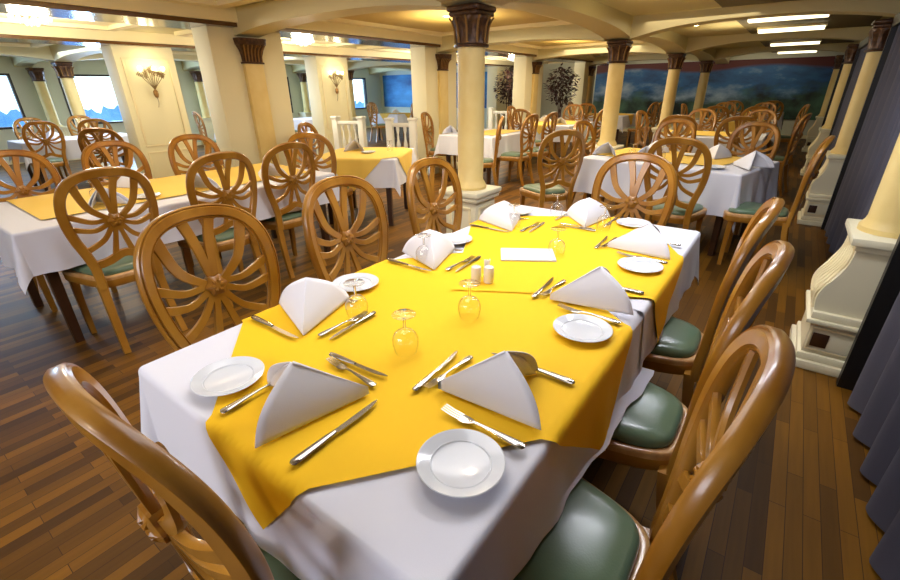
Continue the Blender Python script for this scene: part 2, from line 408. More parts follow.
# wall columns, right: half-engaged shaft on a scrolled pedestal
def wall_column(x, y, label, flip=False):
    t = thing('wall_column', label, 'column', (x, y, 0), PI if flip else 0, 'engaged columns on scrolled pedestals along the side walls')
    # profile in local x (negative = into the room), extruded along y
    w0 = .20
    def tier(xf, xb, hw, z0, z1, bev=.006):
        m2 = MB(); m2.box(xf, xb, -hw, hw, z0, z1, bev); return m2
    b = MB(); xb = .245
    for q in ((-.245, .235, 0, .05), (-.225, .215, .05, .09), (-.21, .2, .09, .27), (-.235, .225, .27, .295), (-.22, .21, .295, .335)):
        b.bm_add = None
        b.box(q[0], xb, -q[1], q[1], q[2], q[3], .006)
    ped = b.build('pedestal_base', M['pedestal'], t)
    d = MB(); d.box(-.185, -.115, -.2035, -.198, .135, .215, .002); d.build('inset_square', M['dwood'], ped)
    d = MB()
    for q in ((-.20, .15, .112, .122), (-.20, .15, .238, .248), (-.20, -.19, .122, .238), (.14, .15, .122, .238)):
        d.box(q[0], q[1], -.208, -.198, q[2], q[3], .002)
    d.build('panel_moulding', M['trim'], ped)
    # scrolled body
    s = MB(); prof = []
    for k in range(15):
        u = k/14; z = .335+.345*u
        prof.append((-.215+.075*(1/(1+math.exp(-9*(u-.55))))-.012*math.sin(PI*min(1, u*2)), z))
    lo = [(px, -.185, pz) for px, pz in prof]; hi = [(px, .185, pz) for px, pz in prof]
    bl = [(xb, -.185, pz) for px, pz in prof]; bh = [(xb, .185, pz) for px, pz in prof]
    s.quad_grid([bl, lo, hi, bh, bl]); s.ngon([lo[0], hi[0], bh[0], bl[0]]); s.ngon([lo[-1], hi[-1], bh[-1], bl[-1]])
    s.build('scroll_body', M['pedestal'], t, smooth=50)
    c = MB()
    for k in range(7):
        y0 = -.15+.05*k; c.tube([(px-.004, y0+.012*math.sin(i*.9+k), pz) for i, (px, pz) in enumerate(prof)], .009, 6)
    c.build('carved_scrolls', M['trim'], t)
    p = MB(); p.box(-.15, xb, -.2, .2, .68, .71, .006); p.box(-.175, xb, -.22, .22, .71, .75, .008); p.build('pedestal_cap', M['pedestal'], t)
    c = MB(); r = .105; c.lathe([(r*1.22, .75), (r*1.22, .775), (r*1.05, .80), (r, .82), (r, 1.72)], 28, (-.02, 0, 0)); c.build('shaft', M['column'], t)
    cp = capital_mb(r, .15, .27).build('capital', M['bronze'], t, (-.02, 0, 1.70)); abacus_mb(.125, .27).build('abacus', M['bronze'], cp)
    return t
wc = wall_column(.535, 3.0, 'nearest engaged column with white scrolled pedestal by the right curtain')
for gy, l in zip((6.38, 9.95, 13.5), ('second engaged column with scrolled pedestal along right curtain wall', 'third engaged column along right curtain wall', 'farthest engaged column on right wall, next to the mural')):
    dup(wc, (.535, gy, 0), 0, l)
for gy, l in zip((3.33, 6.86, 10.4), ('engaged column between the two leftmost windows', 'engaged column on window wall, seen just right of the sconce pillar', 'engaged column on far window wall seen left of the second sconce pillar')):
    dup(wc, (XL+.245, gy, 0), PI, l)

# square pillars with pilaster (row P) and with sconces (row Q)
def pilaster_pillar(gy, label):
    t = thing('square_pillar', label, 'pillar', (XP, gy, 0), 0, 'square pillars with pilasters')
    b = MB(); b.box(-.32, 0, -.44, .44, 0, 2.06, .004); b.box(-.34, .02, -.46, .46, 0, .12, .008)
    b.build('body', M['cream'], t)
    p = MB(); p.box(-.01, .055, -.115, .115, .3, 1.72, .01); p.box(-.01, .09, -.17, .17, 0, .3, .01)
    pl = p.build('pilaster', M['column'], t)
    cp = MB(); n = 9; h = .25
    rows = []
    for tt, w, d in ((0, .13, .07), (.06, .13, .07), (.09, .112, .06), (.3, .115, .065), (.55, .13, .085), (.7, .152, .11), (.74, .155, .115), (.75, .162, .12), (1, .172, .13)):
        row = []
        for k in range(33):
            a = k/32; yy = -w+2*w*a
            dd = d*(1-.25*abs(2*a-1)**4)+(.008*math.cos(a*2*PI*6) if .1 < tt < .7 else 0)
            row.append((dd, yy, tt*h))
        rows.append([(-.005, -w, tt*h)]+row+[(-.005, w, tt*h)])
    cp.quad_grid(rows); cp.ngon(rows[0]); cp.ngon(rows[-1])
    c = cp.build('capital', M['bronze'], t, (0, 0, 1.715))
    lv = MB()
    for k in range(6):
        yy = -.10+.04*k; lv.tube(spline([(.064, yy, .02), (.07, yy, .1), (.09, yy*1.12, .15), (.118, yy*1.3, .18)], 6), .0065, 6)
    lv.build('leaf_ribs', M['bronze_hi'], c)
    return t
sp = pilaster_pillar(GY[0], 'nearest square cream pillar with bronze pilaster capital, left of the round column')
for gy, l in zip(GY[1:], ('second square cream pillar with pilaster, just left behind the nearest round column', 'third square cream pillar with pilaster, between the two dark red trees', 'farthest square pillar with pilaster beside the mural')):
    dup(sp, (XP, gy, 0), 0, l)
def sconce_pillar(gy, label):
    t = thing('panelled_pillar', label, 'pillar', (XQ, gy, 0), 0, 'panelled pillars carrying sconces')
    b = MB(); b.box(-.38, 0, -.41, .41, 0, 2.06, .004); b.box(-.40, .02, -.43, .43, 0, .12, .008); b.build('body', M['cream'], t)
    f = MB()
    for q in ((-.33, .33, .66, .69), (-.33, .33, 1.88, 1.91), (-.33, -.30, .69, 1.88), (.30, .33, .69, 1.88)): f.box(-.003, .014, *q, .004)
    for q in ((-.33, .33, .16, .18), (-.33, .33, .56, .58), (-.33, -.31, .18, .56), (.31, .33, .18, .56)): f.box(-.003, .012, *q, .003)
    f.build('panel_moulding', M['trim'], t)
    return t
qp = sconce_pillar(GY[0]+.1, 'panelled cream pillar with flower sconce, left of picture')
for gy, l in zip(GY[1:], ('second panelled cream pillar with flower sconce, further along', 'third panelled pillar seen far along the sconce row', 'last panelled pillar at the end of the sconce row')):
    dup(qp, (XQ, gy+.1, 0), 0, l)
def sconce(gy, label):
    t = thing('wall_sconce', label, 'wall lamp', (XQ+.015, gy, 1.44), 0, 'flower spray sconces')
    t.scale = (.72, .72, .72)
    b = MB(); b.lathe([(.0, -.12), (.03, -.1), (.05, -.04), (.045, .02), (.02, .05), (0, .06)], 14, (.05, 0, 0)); b.box(0, .04, -.02, .02, -.05, .03, .004)
    b.build('bracket', M['bronze_hi'], t)
    rnd = random.Random(3); stems = MB(); fl = MB()
    for k in range(9):
        a = (k-4)/4; top = (.07+.05*rnd.random(), a*.22, .22+.2*(1-abs(a)*.6)*rnd.random()+.05)
        stems.tube(spline([(.05, 0, .04), (.06, a*.05, .12), top], 8), .006, 5)
        for j in range(5):
            c = Vector(top)+Vector((rnd.uniform(-.01, .04), rnd.uniform(-.05, .05), rnd.uniform(-.05, .05)))
            for q in range(5):
                d = 2*PI*q/5; r = .028
                fl.ngon([c, c+Vector((.01, r*math.cos(d-.35), r*math.sin(d-.35))), c+Vector((.016, 1.4*r*math.cos(d), 1.4*r*math.sin(d))), c+Vector((.01, r*math.cos(d+.35), r*math.sin(d+.35)))])
    stems.tube(spline([(.05, 0, -.1), (.045, .01, -.2), (.05, -.02, -.3)], 8), .006, 5)
    stems.build('stems', M['dried'], t); fl.build('flowers', M['dried'], t)
    for yy in (-.2, .06, .24):
        g = MB(); g.lathe([(.008, -.03), (.03, -.02), (.04, .01), (.032, .04), (0, .055)], 12, (.09, yy, .44)); g.build('bulb', M['bulb'], t)
    return t
s0 = sconce(GY[0]+.1, 'bronze flower spray sconce on the left panelled pillar')
dup(s0, (XQ+.015, GY[1]+.1, 1.44), 0, 'bronze flower spray sconce on the second panelled pillar')
dup(s0, (XQ+.015, GY[2]+.1, 1.44), 0, 'bronze flower spray sconce on the third panelled pillar, far off')

# right wall windows: black frames and grey curtains
WR = [(-2.6, 2.72, 'long slate grey curtain nearest the camera at right edge'), (3.42, 6.08, 'slate grey curtain between first and second right wall columns'), (6.8, 9.65, 'slate grey curtain between second and third right wall columns'), (10.4, 13.2, 'slate grey curtain between third and farthest right wall columns')]
for i, (a, b, l) in enumerate(WR):
    f = MB(); f.box(.50, XW, b-.045, b, 0, 1.93); f.box(.50, XW, a, a+.045, 0, 1.93); f.box(.50, XW, a, b, 1.88, 1.97)
    o = f.build('window_%d' % (i+5), M['black'], smooth=0); o['kind'] = 'structure'
    c = MB(); rows = []; n = int((b-a-.1)*60)
    for zi in range(9):
        z = .02+1.86*zi/8; row = []
        for k in range(n+1):
            y = a+.05+(b-a-.1)*k/n
            amp = .036+.012*math.sin(y*2.3)+.012*(1-zi/8)
            row.append((.575+amp*math.sin(y*2*PI/.26+.9*math.sin(y*3.1)+.10*zi)+.006*math.sin(y*47), y, z))
        rows.append(row)
    c.quad_grid(rows); o = c.build('curtain', M['curtain'], smooth=80); tag(o, l, 'curtain', 'slate grey window curtains')

# ------------------------------------------------------------------ chairs
def bk_y(z): return -.195-.08*max(0, (z-.46)/.61)**1.1
def bk(u, z): return Vector((u, bk_y(z)+.8*(u*u-.040), z))
def bk_n(z, u=0):
    d = (bk_y(z+.01)-bk_y(z-.01))/.02
    return Vector((-1.6*u, 1, -d)).normalized()
HUBZ = .79
def seat_outline(k, n=56):
    out = []
    for i in range(n):
        a = 2*PI*i/n; c, s = math.cos(a), math.sin(a); e = .42
        y = math.copysign(abs(s)**e, s)*.215*k+.012; x = math.copysign(abs(c)**e, c)*(.190+.05*(y/.215))*k
        if s > 0: y += .025*(1-(x/.25)**2)
        out.append((x, y))
    return out
def make_chair(label, loc, rz, group):
    t = thing('dining_chair', label, 'chair', loc, rz, group)
    # seat cushion
    c = MB(); rows = []
    for k, z in ((.88, .452), (.91, .458), (.92, .468), (.90, .482), (.83, .492), (.66, .499), (.4, .503), (.1, .505)):
        rows.append([(x, y, z) for x, y in seat_outline(k)])
    c.quad_grid(rows, closed_u=True); c.ngon(rows[-1]); c.ngon(rows[0][::-1]); c.build('seat_cushion', M['vinyl'], t, smooth=60)
    f = MB(); rows = [[(x, y, z) for x, y in seat_outline(k)] for k, z in ((1.02, .392), (1.04, .398), (1.045, .44), (1.03, .452), (.96, .457))]
    f.quad_grid(rows, closed_u=True); f.ngon(rows[-1]); f.ngon(rows[0][::-1]); f.build('seat_frame', M['wood'], t)
    g = MB(); g.quad_grid([[(x, y, z) for x, y in seat_outline(k)] for k, z in ((1.047, .436), (1.045, .448), (1.034, .4565), (1.01, .4595), (.94, .4605), (.90, .455))], closed_u=True)
    g.build('seat_rim_lit', M['rim'], t, smooth=60)  # added ring, paler to imitate light on the seat frame's top
    # balloon back frame
    half = [(.150, .40), (.150, .47), (.155, .54), (.173, .62), (.197, .70), (.213, .79), (.215, .87), (.201, .945), (.167, 1.000), (.117, 1.033), (.060, 1.047), (0, 1.051)]
    pts = [(-u, z) for u, z in half]+[(u, z) for u, z in half[::-1][1:]]
    path2 = spline([(u, 0, z) for u, z in pts], 84); path = [bk(p.x, p.z) for p in path2]
    h, d = .0245, .016
    sec = [(-h, -d*.6), (-h*.8, -d), (h*.8, -d), (h, -d*.6), (h, d*.5), (h*.86, d*.8), (h*.72, d*.55), (h*.55, d), (-h*.55, d), (-h*.72, d*.55), (-h*.86, d*.8), (-h, d*.5)]
    sec = [(a, b) for a, b in sec]
    b = MB(); b.sweep(path, sec, lambda i: bk_n(path[i].z, path[i].x)); b.build('back_frame', M['wood'], t, smooth=40)
    r = MB(); rp = spline([bk(-.145, .545), bk(-.08, .56), bk(-.025, .585), bk(0, .59), bk(.025, .585), bk(.08, .56), bk(.145, .545)], 24)
    r.sweep(rp, [(-.021, -.011), (.021, -.011), (.021, .011), (-.021, .011)], lambda i: bk_n(.57, rp[i].x)); r.build('lower_rail', M['wood'], t)
    # spokes
    H = bk(0, HUBZ)
    sp = [((.010, .05), (.026, .15), (.060, .258), .0), ((.045, .018), (.125, .085), (.168, .205), .0),
          ((.045, .004), (.13, .006), (.236, .055), 0), ((.042, -.018), (.125, -.045), (.235, -.018), 0),
          ((.028, -.035), (.088, -.105), (.180, -.150), 0), ((.012, -.05), (.03, -.12), (.052, -.205), 0)]
    se = [(-.0105, -.008), (.0105, -.008), (.0125, 0), (.0105, .008), (-.0105, .008), (-.0125, 0)]
    for sgn in (-1, 1):
        for a0, a1, a2, _ in sp:
            m2 = MB(); pp = spline([H, bk(sgn*a0[0]*.87, HUBZ+a0[1]), bk(sgn*a1[0]*.87, HUBZ+a1[1]), bk(sgn*a2[0]*.87, HUBZ+a2[1])], 14)
            top = a2[1] > .2; m2.sweep(pp, se, bk_n(HUBZ), (lambda u: (.95+.75*u, 1)) if top else (lambda u: (1.0+.35*abs(2*u-1), 1))); m2.build('spoke', M['wood'], t)
    hb = MB(); nz = bk_n(HUBZ); ux = Vector((1, 0, 0)); uz = ux.cross(nz)*-1
    rows = []
    for rr, dd in ((.010, -.023), (.026, -.02), (.036, -.014), (.038, 0), (.036, .014), (.026, .02), (.010, .023)):
        rows.append([H+(ux*math.cos(a)+uz*math.sin(a))*rr*(1+.12*math.cos(6*a))+nz*dd for a in [2*PI*k/36 for k in range(36)]])
    hb.quad_grid(rows, closed_u=True); hb.ngon(rows[0]); hb.ngon(rows[-1]); hub = hb.build('hub', M['wood'], t)
    fl = MB()
    for q in range(12):
        a = 2*PI*q/6; nf = nz if q < 6 else -nz; dr = ux*math.cos(a)+uz*math.sin(a); pr = ux*-math.sin(a)+uz*math.cos(a)
        fl.sweep([H+dr*.004+nf*.021, H+dr*.018+nf*.0235, H+dr*.034+nf*.0165], [(-.008, -.003), (.008, -.003), (.004, .003), (-.004, .003)], nf, lambda u: 1-.75*abs(2*u-1))
    fl.build('carved_flower', M['wood'], hub)
    # legs
    for sgn in (-1, 1):
        l = MB(); pp = spline([(sgn*.19, .175, .395), (sgn*.195, .182, .25), (sgn*.193, .185, 0)], 8)
        l.sweep(pp, [(-.022, -.022), (.022, -.022), (.022, .022), (-.022, .022)], (0, 1, 0), lambda u: 1-.35*u); l.build('leg', M['wood'], t)
        l = MB(); pp = spline([(sgn*.150, -.19, .42), (sgn*.153, -.205, .30), (sgn*.160, -.245, .12), (sgn*.168, -.285, 0)], 10)
        l.sweep(pp, [(-.0225, -.02), (.0225, -.02), (.0225, .02), (-.0225, .02)], (0, 1, 0), lambda u: 1-.28*u); l.build('leg', M['wood'], t)
    return t
FX, BX, FY, BY = -PI/2, PI/2, 0, PI          # facing +X, -X, +Y, -Y
CH = [
 # (x, y, rz, label, group)
 (-1.30, .67, FX, 'nearest balloon-back chair on the left side of the yellow table', 'y'),
 (-1.32, 1.315, FX, 'middle balloon-back chair on the left side of the yellow table', 'y'),
 (-1.33, 1.99, FX, 'farthest balloon-back chair on the left side of the yellow table, before the column', 'y'),
 (-.24, .72, BX, 'nearest green-seated chair on the right side of the yellow table', 'y'),
 (-.25, 1.27, BX, 'middle green-seated chair on the right side of the yellow table', 'y'),
 (-.285, 1.83, BX, 'farthest green-seated chair on the right side of the yellow table', 'y'),
 (-.69, .385, FY, 'chair at the near end of the yellow table, seen edge-on in the left foreground', 'y'),
 (-.68, 2.51, BY, 'chair at the far end of the yellow table, half hidden by the tabletop', 'y'),
 (-3.21, .82, FX+PI, 'near chair with full back on the aisle side of the long left table', 'l'),
 (-3.28, 1.52, FX+PI, 'middle chair on the aisle side of the long left table', 'l'),
 (-3.37, 2.11, FX+PI, 'farthest chair on the aisle side of the long left table', 'l'),
 (-4.20, .76, FX, 'leftmost chair on the far side of the long left table', 'l'),
 (-4.28, 1.40, FX, 'second chair on the far side of the long left table, below the sconce pillar', 'l'),
 (-4.25, 2.04, FX, 'third chair on the far side of the long left table, right of the sconce pillar', 'l'),
 (-.66, 4.14, FY-.05, 'chair on the near side of the right table, with green seat in view', 'r'),
 (-1.9, 4.27, FY+.86, 'turned chair at near left corner of the right table, beside the aisle', 'r'),
 (-.05, 4.47, BX-.08, 'chair at right end of the right table, towards the curtain', 'r'),
 (-.36, 5.55, BY-.2, 'right chair on the far side of the right table', 'r'),
 (-1.15, 5.72, BY-.2, 'left chair on the far side of the right table', 'r'),
 (-1.72, 5.3, FX-.2, 'chair at the aisle end of the right table', 'r'),
]
GRP = {'y': 'carved balloon-back chairs around the yellow table', 'l': 'carved balloon-back chairs around the long left table', 'r': 'carved balloon-back chairs around the right table',
       't': 'chairs around the third table on the right', 'u': 'chairs around the farthest right tables', 's': 'chairs around the small square table', 'c': 'chairs around the table behind the column', 'm': 'chairs in the middle bay far back', 'w': 'chairs in the window bays on the far left', 'b': 'chairs before the blue mural'}
for x in ((-1.3, 7.15, FY, 'left chair on near side of the second table along the right wall', 't'), (-.6, 7.15, FY, 'right chair on near side of the second table along the right wall', 't'),
          (-.5, 8.65, BY, 'right chair on far side of the second table along the right wall', 't'), (-1.3, 8.65, BY, 'left chair on far side of the second table along the right wall', 't'),
          (-.16, 7.9, BX, 'curtain-side end chair of the second table along the right wall', 't'), (-1.74, 7.9, FX, 'aisle-side end chair of the second table along the right wall', 't'),
          (-1.3, 10.45, FY, 'left chair on near side of the third table along the right wall', 'u'), (-.6, 10.45, FY, 'right chair on near side of the third table along the right wall', 'u'),
          (-.16, 11.3, BX, 'curtain-side end chair of the third table along the right wall', 'u'), (-1.74, 11.3, FX, 'aisle-side end chair of the third table along the right wall', 'u'),
          (-1.3, 12.1, BY, 'left chair on far side of the third table along the right wall', 'u'), (-.6, 12.1, BY, 'right chair on far side of the third table along the right wall', 'u'),
          (-1.3, 14.0, FY, 'left chair on near side of the last table before the mural at right', 'u'), (-.55, 14.0, FY, 'right chair on near side of the last table before the mural at right', 'u'),
          (-3.83, 2.98, FY+.47, 'chair on near side of the small square table by the pillar', 's'), (-4.66, 3.75, FX+.47, 'chair on pillar side of the small square table', 's'),
          (-4.84, 6.32, FX+.3, 'chair on pillar side of the table behind the nearest column', 'c'), (-3.56, 5.58, FY+2.1, 'turned chair right behind the nearest column', 'c'),
          (-3.45, 6.4, BX, 'near aisle-side chair of the table behind the nearest column', 'c'), (-3.42, 7.05, BX, 'far aisle-side chair of the table behind the nearest column', 'c'),
          (-4.1, 8.15, FY, 'near side chair of the middle bay table before the right dark red tree', 'm'), (-3.15, 8.8, BX, 'aisle-side chair of the middle bay table before the right dark red tree', 'm'), (-3.2, 9.5, BX, 'second aisle-side chair of the middle bay table before the right dark red tree', 'm'),
          (-4.75, 9.1, FX, 'pillar-side chair of the middle bay table before the right dark red tree', 'm'), (-4.1, 10.1, BY, 'far side chair of the middle bay table before the right dark red tree', 'm'),
          (-4.1, 11.5, FY, 'near side chair of the last middle bay table', 'm'), (-3.1, 12.3, BX, 'aisle-side chair of the last middle bay table', 'm'), (-3.1, 12.95, BX, 'second aisle-side chair of the last middle bay table', 'm'), (-4.7, 12.3, FX, 'pillar-side chair of the last middle bay table', 'm'),
          (-9.4, 2.05, BX, 'chair nearest the left picture edge in the window bay', 'w'), (-9.35, 2.7, BX, 'second chair on room side of the window bay table', 'w'), (-10.45, 2.2, FX, 'chair on window side of the window bay table', 'w'), (-10.45, 3.0, FX, 'second chair on window side of the window bay table', 'w'),
          (-6.75, 2.1, FY+.9, 'single turned chair standing left of the sconce pillar', 'w'),
          (-9.9, 5.0, FY, 'near side chair of the second window bay table', 'w'), (-10.5, 5.9, FX, 'window side chair of the second window bay table', 'w'), (-9.3, 5.9, BX, 'room side chair of the second window bay table', 'w'),
          (-10.6, 7.25, FY, 'near side chair of the third window bay table', 'w'), (-9.95, 8.1, BX, 'room side chair of the third window bay table', 'w'),
          (-10.0, 10.05, FY, 'near side chair of the blue-lit table', 'b'), (-9.3, 10.75, BX, 'room side chair of the blue-lit table', 'b'), (-10.7, 10.75, FX, 'window side chair of the blue-lit table', 'b'), (-10.0, 11.5, BY, 'far side chair of the blue-lit table', 'b'),
          ): CH.append(x)
c0 = None
for x, y, rz, l, g in CH:
    if c0 is None: c0 = make_chair(l, (x, y, 0), rz, GRP[g])
    else: dup(c0, (x, y, 0), rz+(random.uniform(-.22, .22) if g in 'tumwb' else random.uniform(-.05, .05) if g in 'lrsc' else 0), l, GRP[g])

# ------------------------------------------------------------------ tables and cloths
TZ = .75
def make_table(x0, x1, y0, y1, label, group=None, rz=0):
    cx, cy = (x0+x1)/2, (y0+y1)/2; w, l = (x1-x0)/2, (y1-y0)/2
    t = thing('dining_table', label, 'table', (cx, cy, 0), rz, group)
    b = MB(); b.box(-w, w, -l, l, TZ-.03, TZ, .005); b.build('tabletop', M['dwood'], t)
    a = MB(); i = .07; a.box(-w+i, w-i, -l+i, l-i, TZ-.11, TZ-.03); a.build('apron', M['dwood'], t)
    for sx in (-1, 1):
        for sy in (-1, 1):
            g = MB(); px, py = sx*(w-i-.02), sy*(l-i-.02)
            g.sweep([(px, py, TZ-.04), (px, py, 0)], [(-.03, -.03), (.03, -.03), (.03, .03), (-.03, .03)], (0, 1, 0), lambda u: 1-.25*u); g.build('leg', M['dwood'], t)
    return t
def axis_steps(a, b, e0, e1, step):
    """coordinates from a to b, dense beside the two table edges"""
    s = set([round(a, 4), round(b, 4)]); k = a
    while k < b: s.add(round(k, 4)); k += step
    for e in (e0, e1):
        for d in (-.012, -.004, 0, .004, .008, .012, .016, .02, .026, .034):
            for q in (e+d, e-d):
                if a < q < b: s.add(round(q, 4))
    return sorted(s)
def drape(corners, rect, z, off, us, vs, zmin=None, amp=.10, seed=0, freq=19.):
    """cloth over the box `rect`; bilinear quad `corners` of the unfolded cloth"""
    x0, x1, y0, y1 = rect; A, B, C, D = [Vector((*c, 0)) for c in corners]; r = .016; rows = []
    for v in vs:
        row = []
        for u in us:
            p = (A*(1-u)+B*u)*(1-v)+(D*(1-u)+C*u)*v
            cx = min(max(p.x, x0), x1); cy = min(max(p.y, y0), y1)
            dx, dy = p.x-cx, p.y-cy; d = math.hypot(dx, dy)
            if d < 1e-6:
                row.append((p.x, p.y, z+off)); continue
            nx, ny = dx/d, dy/d
            if d < r*PI/2: a = d/r; out = r*math.sin(a); down = r*(1-math.cos(a))
            else:
                e = d-r*PI/2; out = r+e*.05; down = r+e
                th = math.atan2(abs(dy), abs(dx)); s2 = math.sin(2*th)**2
                s = (cx+cy)*freq+th*2+seed
                rip = amp*(.5+.5*math.sin(s)+.25*math.sin(2.3*s+1))
                out += e*(rip*(1-.3*s2)+.15*s2)
                down = r+e*(1-.08*s2)
            zz = z-down
            if zmin is not None and zz < zmin and nx > .7 and abs(dy) < 1e-6:
                out += (zmin-zz)*.9; zz = zmin+.02*(zmin-zz)
            row.append((cx+nx*(out+off), cy+ny*(out+off), zz+off*max(0, 1-down/.02)))
        rows.append(row)
    mb = MB(); mb.quad_grid(rows); return mb
def norm_steps(a, b, e0, e1, step): return [(k-a)/(b-a) for k in axis_steps(a, b, e0, e1, step)]
def cloth(rect, over, z, off, name, mname, label, cat, group=None, step=.04, seed=0, corners=None, zmin=None, lim=None, amp=.1):
    x0, x1, y0, y1 = rect; l, r_, n, f = over
    X0, X1, Y0, Y1 = x0-l, x1+r_, y0-n, y1+f
    us = norm_steps(X0, X1, x0, x1, step); vs = norm_steps(Y0, Y1, y0, y1, step)
    if corners is None: corners = [(X0, Y0), (X1, Y0), (X1, Y1), (X0, Y1)]
    o = drape(corners, lim or rect, z, off, us, vs, zmin, amp, seed).build(name, M[mname], smooth=60)
    return tag(o, label, cat, group)
def diamond(A, d1, s1, s2, rect, z, off, label, mname='yellow', n=70, group=None, seed=0, amp=.1, zmin=None):
    d2 = (-d1[1], d1[0]); a = Vector((A[0], A[1])); e1 = Vector(d1)*s1; e2 = Vector(d2)*s2
    cs = [tuple(a), tuple(a+e1), tuple(a+e1+e2), tuple(a+e2)]; us = [k/n for k in range(n+1)]
    o = drape(cs, rect, z, off, us, us, zmin, amp, seed).build('table_overlay', M[mname], smooth=60)
    return tag(o, label, 'table overlay', group)

# --- the yellow table: two tables pushed together
R1 = (-1.27, -.27, .31, 2.46)
make_table(-1.265, -.275, .315, 1.38, 'near half of the double table under white and yellow cloths', 'tables pushed together under the yellow overlays')
make_table(-1.265, -.275, 1.385, 2.455, 'far half of the double table under white and yellow cloths', 'tables pushed together under the yellow overlays')
ov = 'white cloths on the yellow table'
o = cloth((R1[0], R1[1], .31, 1.42), (.24, .21, .25, 0), TZ, .004, 'tablecloth', 'white_cloth', 'white tablecloth hanging over the near end of the yellow table', 'tablecloth', ov, .03, 0,
          corners=[(-1.51, .06), (-.06, .06), (.02, 1.46), (-1.50, 1.42)], lim=R1, zmin=.515, amp=.05)
cloth((R1[0], R1[1], 1.40, 2.46), (.23, .24, 0, .24), TZ, .0075, 'tablecloth', 'white_cloth', 'white tablecloth hanging over the far end of the yellow table', 'tablecloth', ov, .03, 0, lim=R1, zmin=.515, amp=.05)
def U(a): return (math.cos(a), math.sin(a))
def dir2(x, y): l = math.hypot(x, y); return (x/l, y/l)
yo = 'yellow diagonal overlays on the main table'
diamond((-.70, .14), dir2(.72, .897), 1.15, 1.15, R1, TZ, .012, 'bright yellow diagonal overlay on the near half of the table', n=84, group=yo, amp=.05)
diamond((-.86, 1.17), dir2(.875, .485), .93, 1.05, R1, TZ, .0155, 'bright yellow diagonal overlay on the far half of the table', n=84, group=yo, amp=.05)
TOP = TZ+.017

# --- other tables
def dressed(rect, label, ovl, overh=.27, dia=True, seed=1, group='white cloths on the other tables', og='pale yellow overlays on the other tables', runner=None, tg='other dining tables', at=None, rz=0, ds=1.02):
    x0, x1, y0, y1 = rect
    mt = make_table(x0+.005, x1-.005, y0+.005, y1-.005, 'dark table legs under the '+label, tg)
    tc = cloth(rect, (overh,)*4, TZ, .004, 'tablecloth', 'white_cloth', 'white tablecloth draped over the '+label, 'tablecloth', group, .045, seed)
    cx, cy = (x0+x1)/2, (y0+y1)/2
    if runner:
        cs = runner; us = [k/80 for k in range(81)]
        o = drape(cs, rect, TZ, .0125, us, us, None, .1, seed).build('table_overlay', M['pale_yellow'], smooth=60); tag(o, ovl, 'table overlay', og)
    elif dia:
        s = min(x1-x0, y1-y0)*ds
        o = diamond((cx, cy-s*.7071), dir2(1, 1), s, s, rect, TZ, .0125, ovl, 'pale_yellow', 80, og, seed)
    if at:
        for q in (mt, tc, o): q.location = (at[0], at[1], 0); q.rotation_euler = (0, 0, rz)
L1 = (-4.30, -3.25, .44, 2.62)
dressed(L1, 'long left table', 'pale yellow overlay along the long left table', .25, seed=2, runner=[(-4.40, .62), (-3.42, .60), (-3.42, 2.50), (-4.40, 2.75)])
dressed((-.45, .45, -.49, .49), 'small square table by the pillar', 'yellow diagonal overlay with hanging point on the small square table', .3, seed=3, at=(-3.98, 3.74), rz=.5, ds=1.3)
dressed((-.75, .75, -.5, .5), 'right table by the curtain', 'pale yellow overlay on the right table', .36, seed=4, runner=[(-.8, -.3), (.5, -.26), (.5, .6), (-.8, .6)], at=(-.883, 5.03), rz=-.22)
dressed((-4.6, -3.62, 5.98, 7.3), 'table behind the nearest column', 'pale yellow overlay on the table behind the nearest column', .3, seed=5, runner=[(-4.3, 6.2), (-3.72, 6.2), (-3.72, 7.2), (-4.3, 7.2)])
dressed((-1.65, -.3, 7.45, 8.4), 'second table along the right wall', 'pale yellow overlay on second table along the right wall', .3, seed=6, runner=[(-1.65, 7.6), (-.55, 7.6), (-.55, 8.4), (-1.65, 8.4)])
dressed((-1.65, -.3, 10.8, 11.8), 'third table along the right wall', 'pale yellow overlay on third table along the right wall', .3, seed=7)
dressed((-1.65, -.3, 14.35, 15.3), 'last table before the mural', 'pale yellow overlay on the last table before the mural', .3, seed=8)
dressed((-4.6, -3.45, 8.5, 9.8), 'middle bay table before the right dark red tree', 'pale yellow overlay on middle bay table before the right dark red tree', .3, seed=9)
dressed((-4.6, -3.45, 11.85, 13.2), 'last middle bay table', 'pale yellow overlay on the last middle bay table', .3, seed=10)
dressed((-10.3, -9.5, 1.8, 3.4), 'window bay table at left edge', '', .3, False, 11)
dressed((-10.4, -9.45, 5.3, 6.5), 'second window bay table', '', .3, False, 12)
dressed((-11.1, -10.15, 7.5, 8.6), 'third window bay table', '', .3, False, 13)
dressed((-10.5, -9.5, 10.3, 11.2), 'blue-lit table before the mural', 'yellow overlay on the blue-lit table before the mural', .3, True, 14)

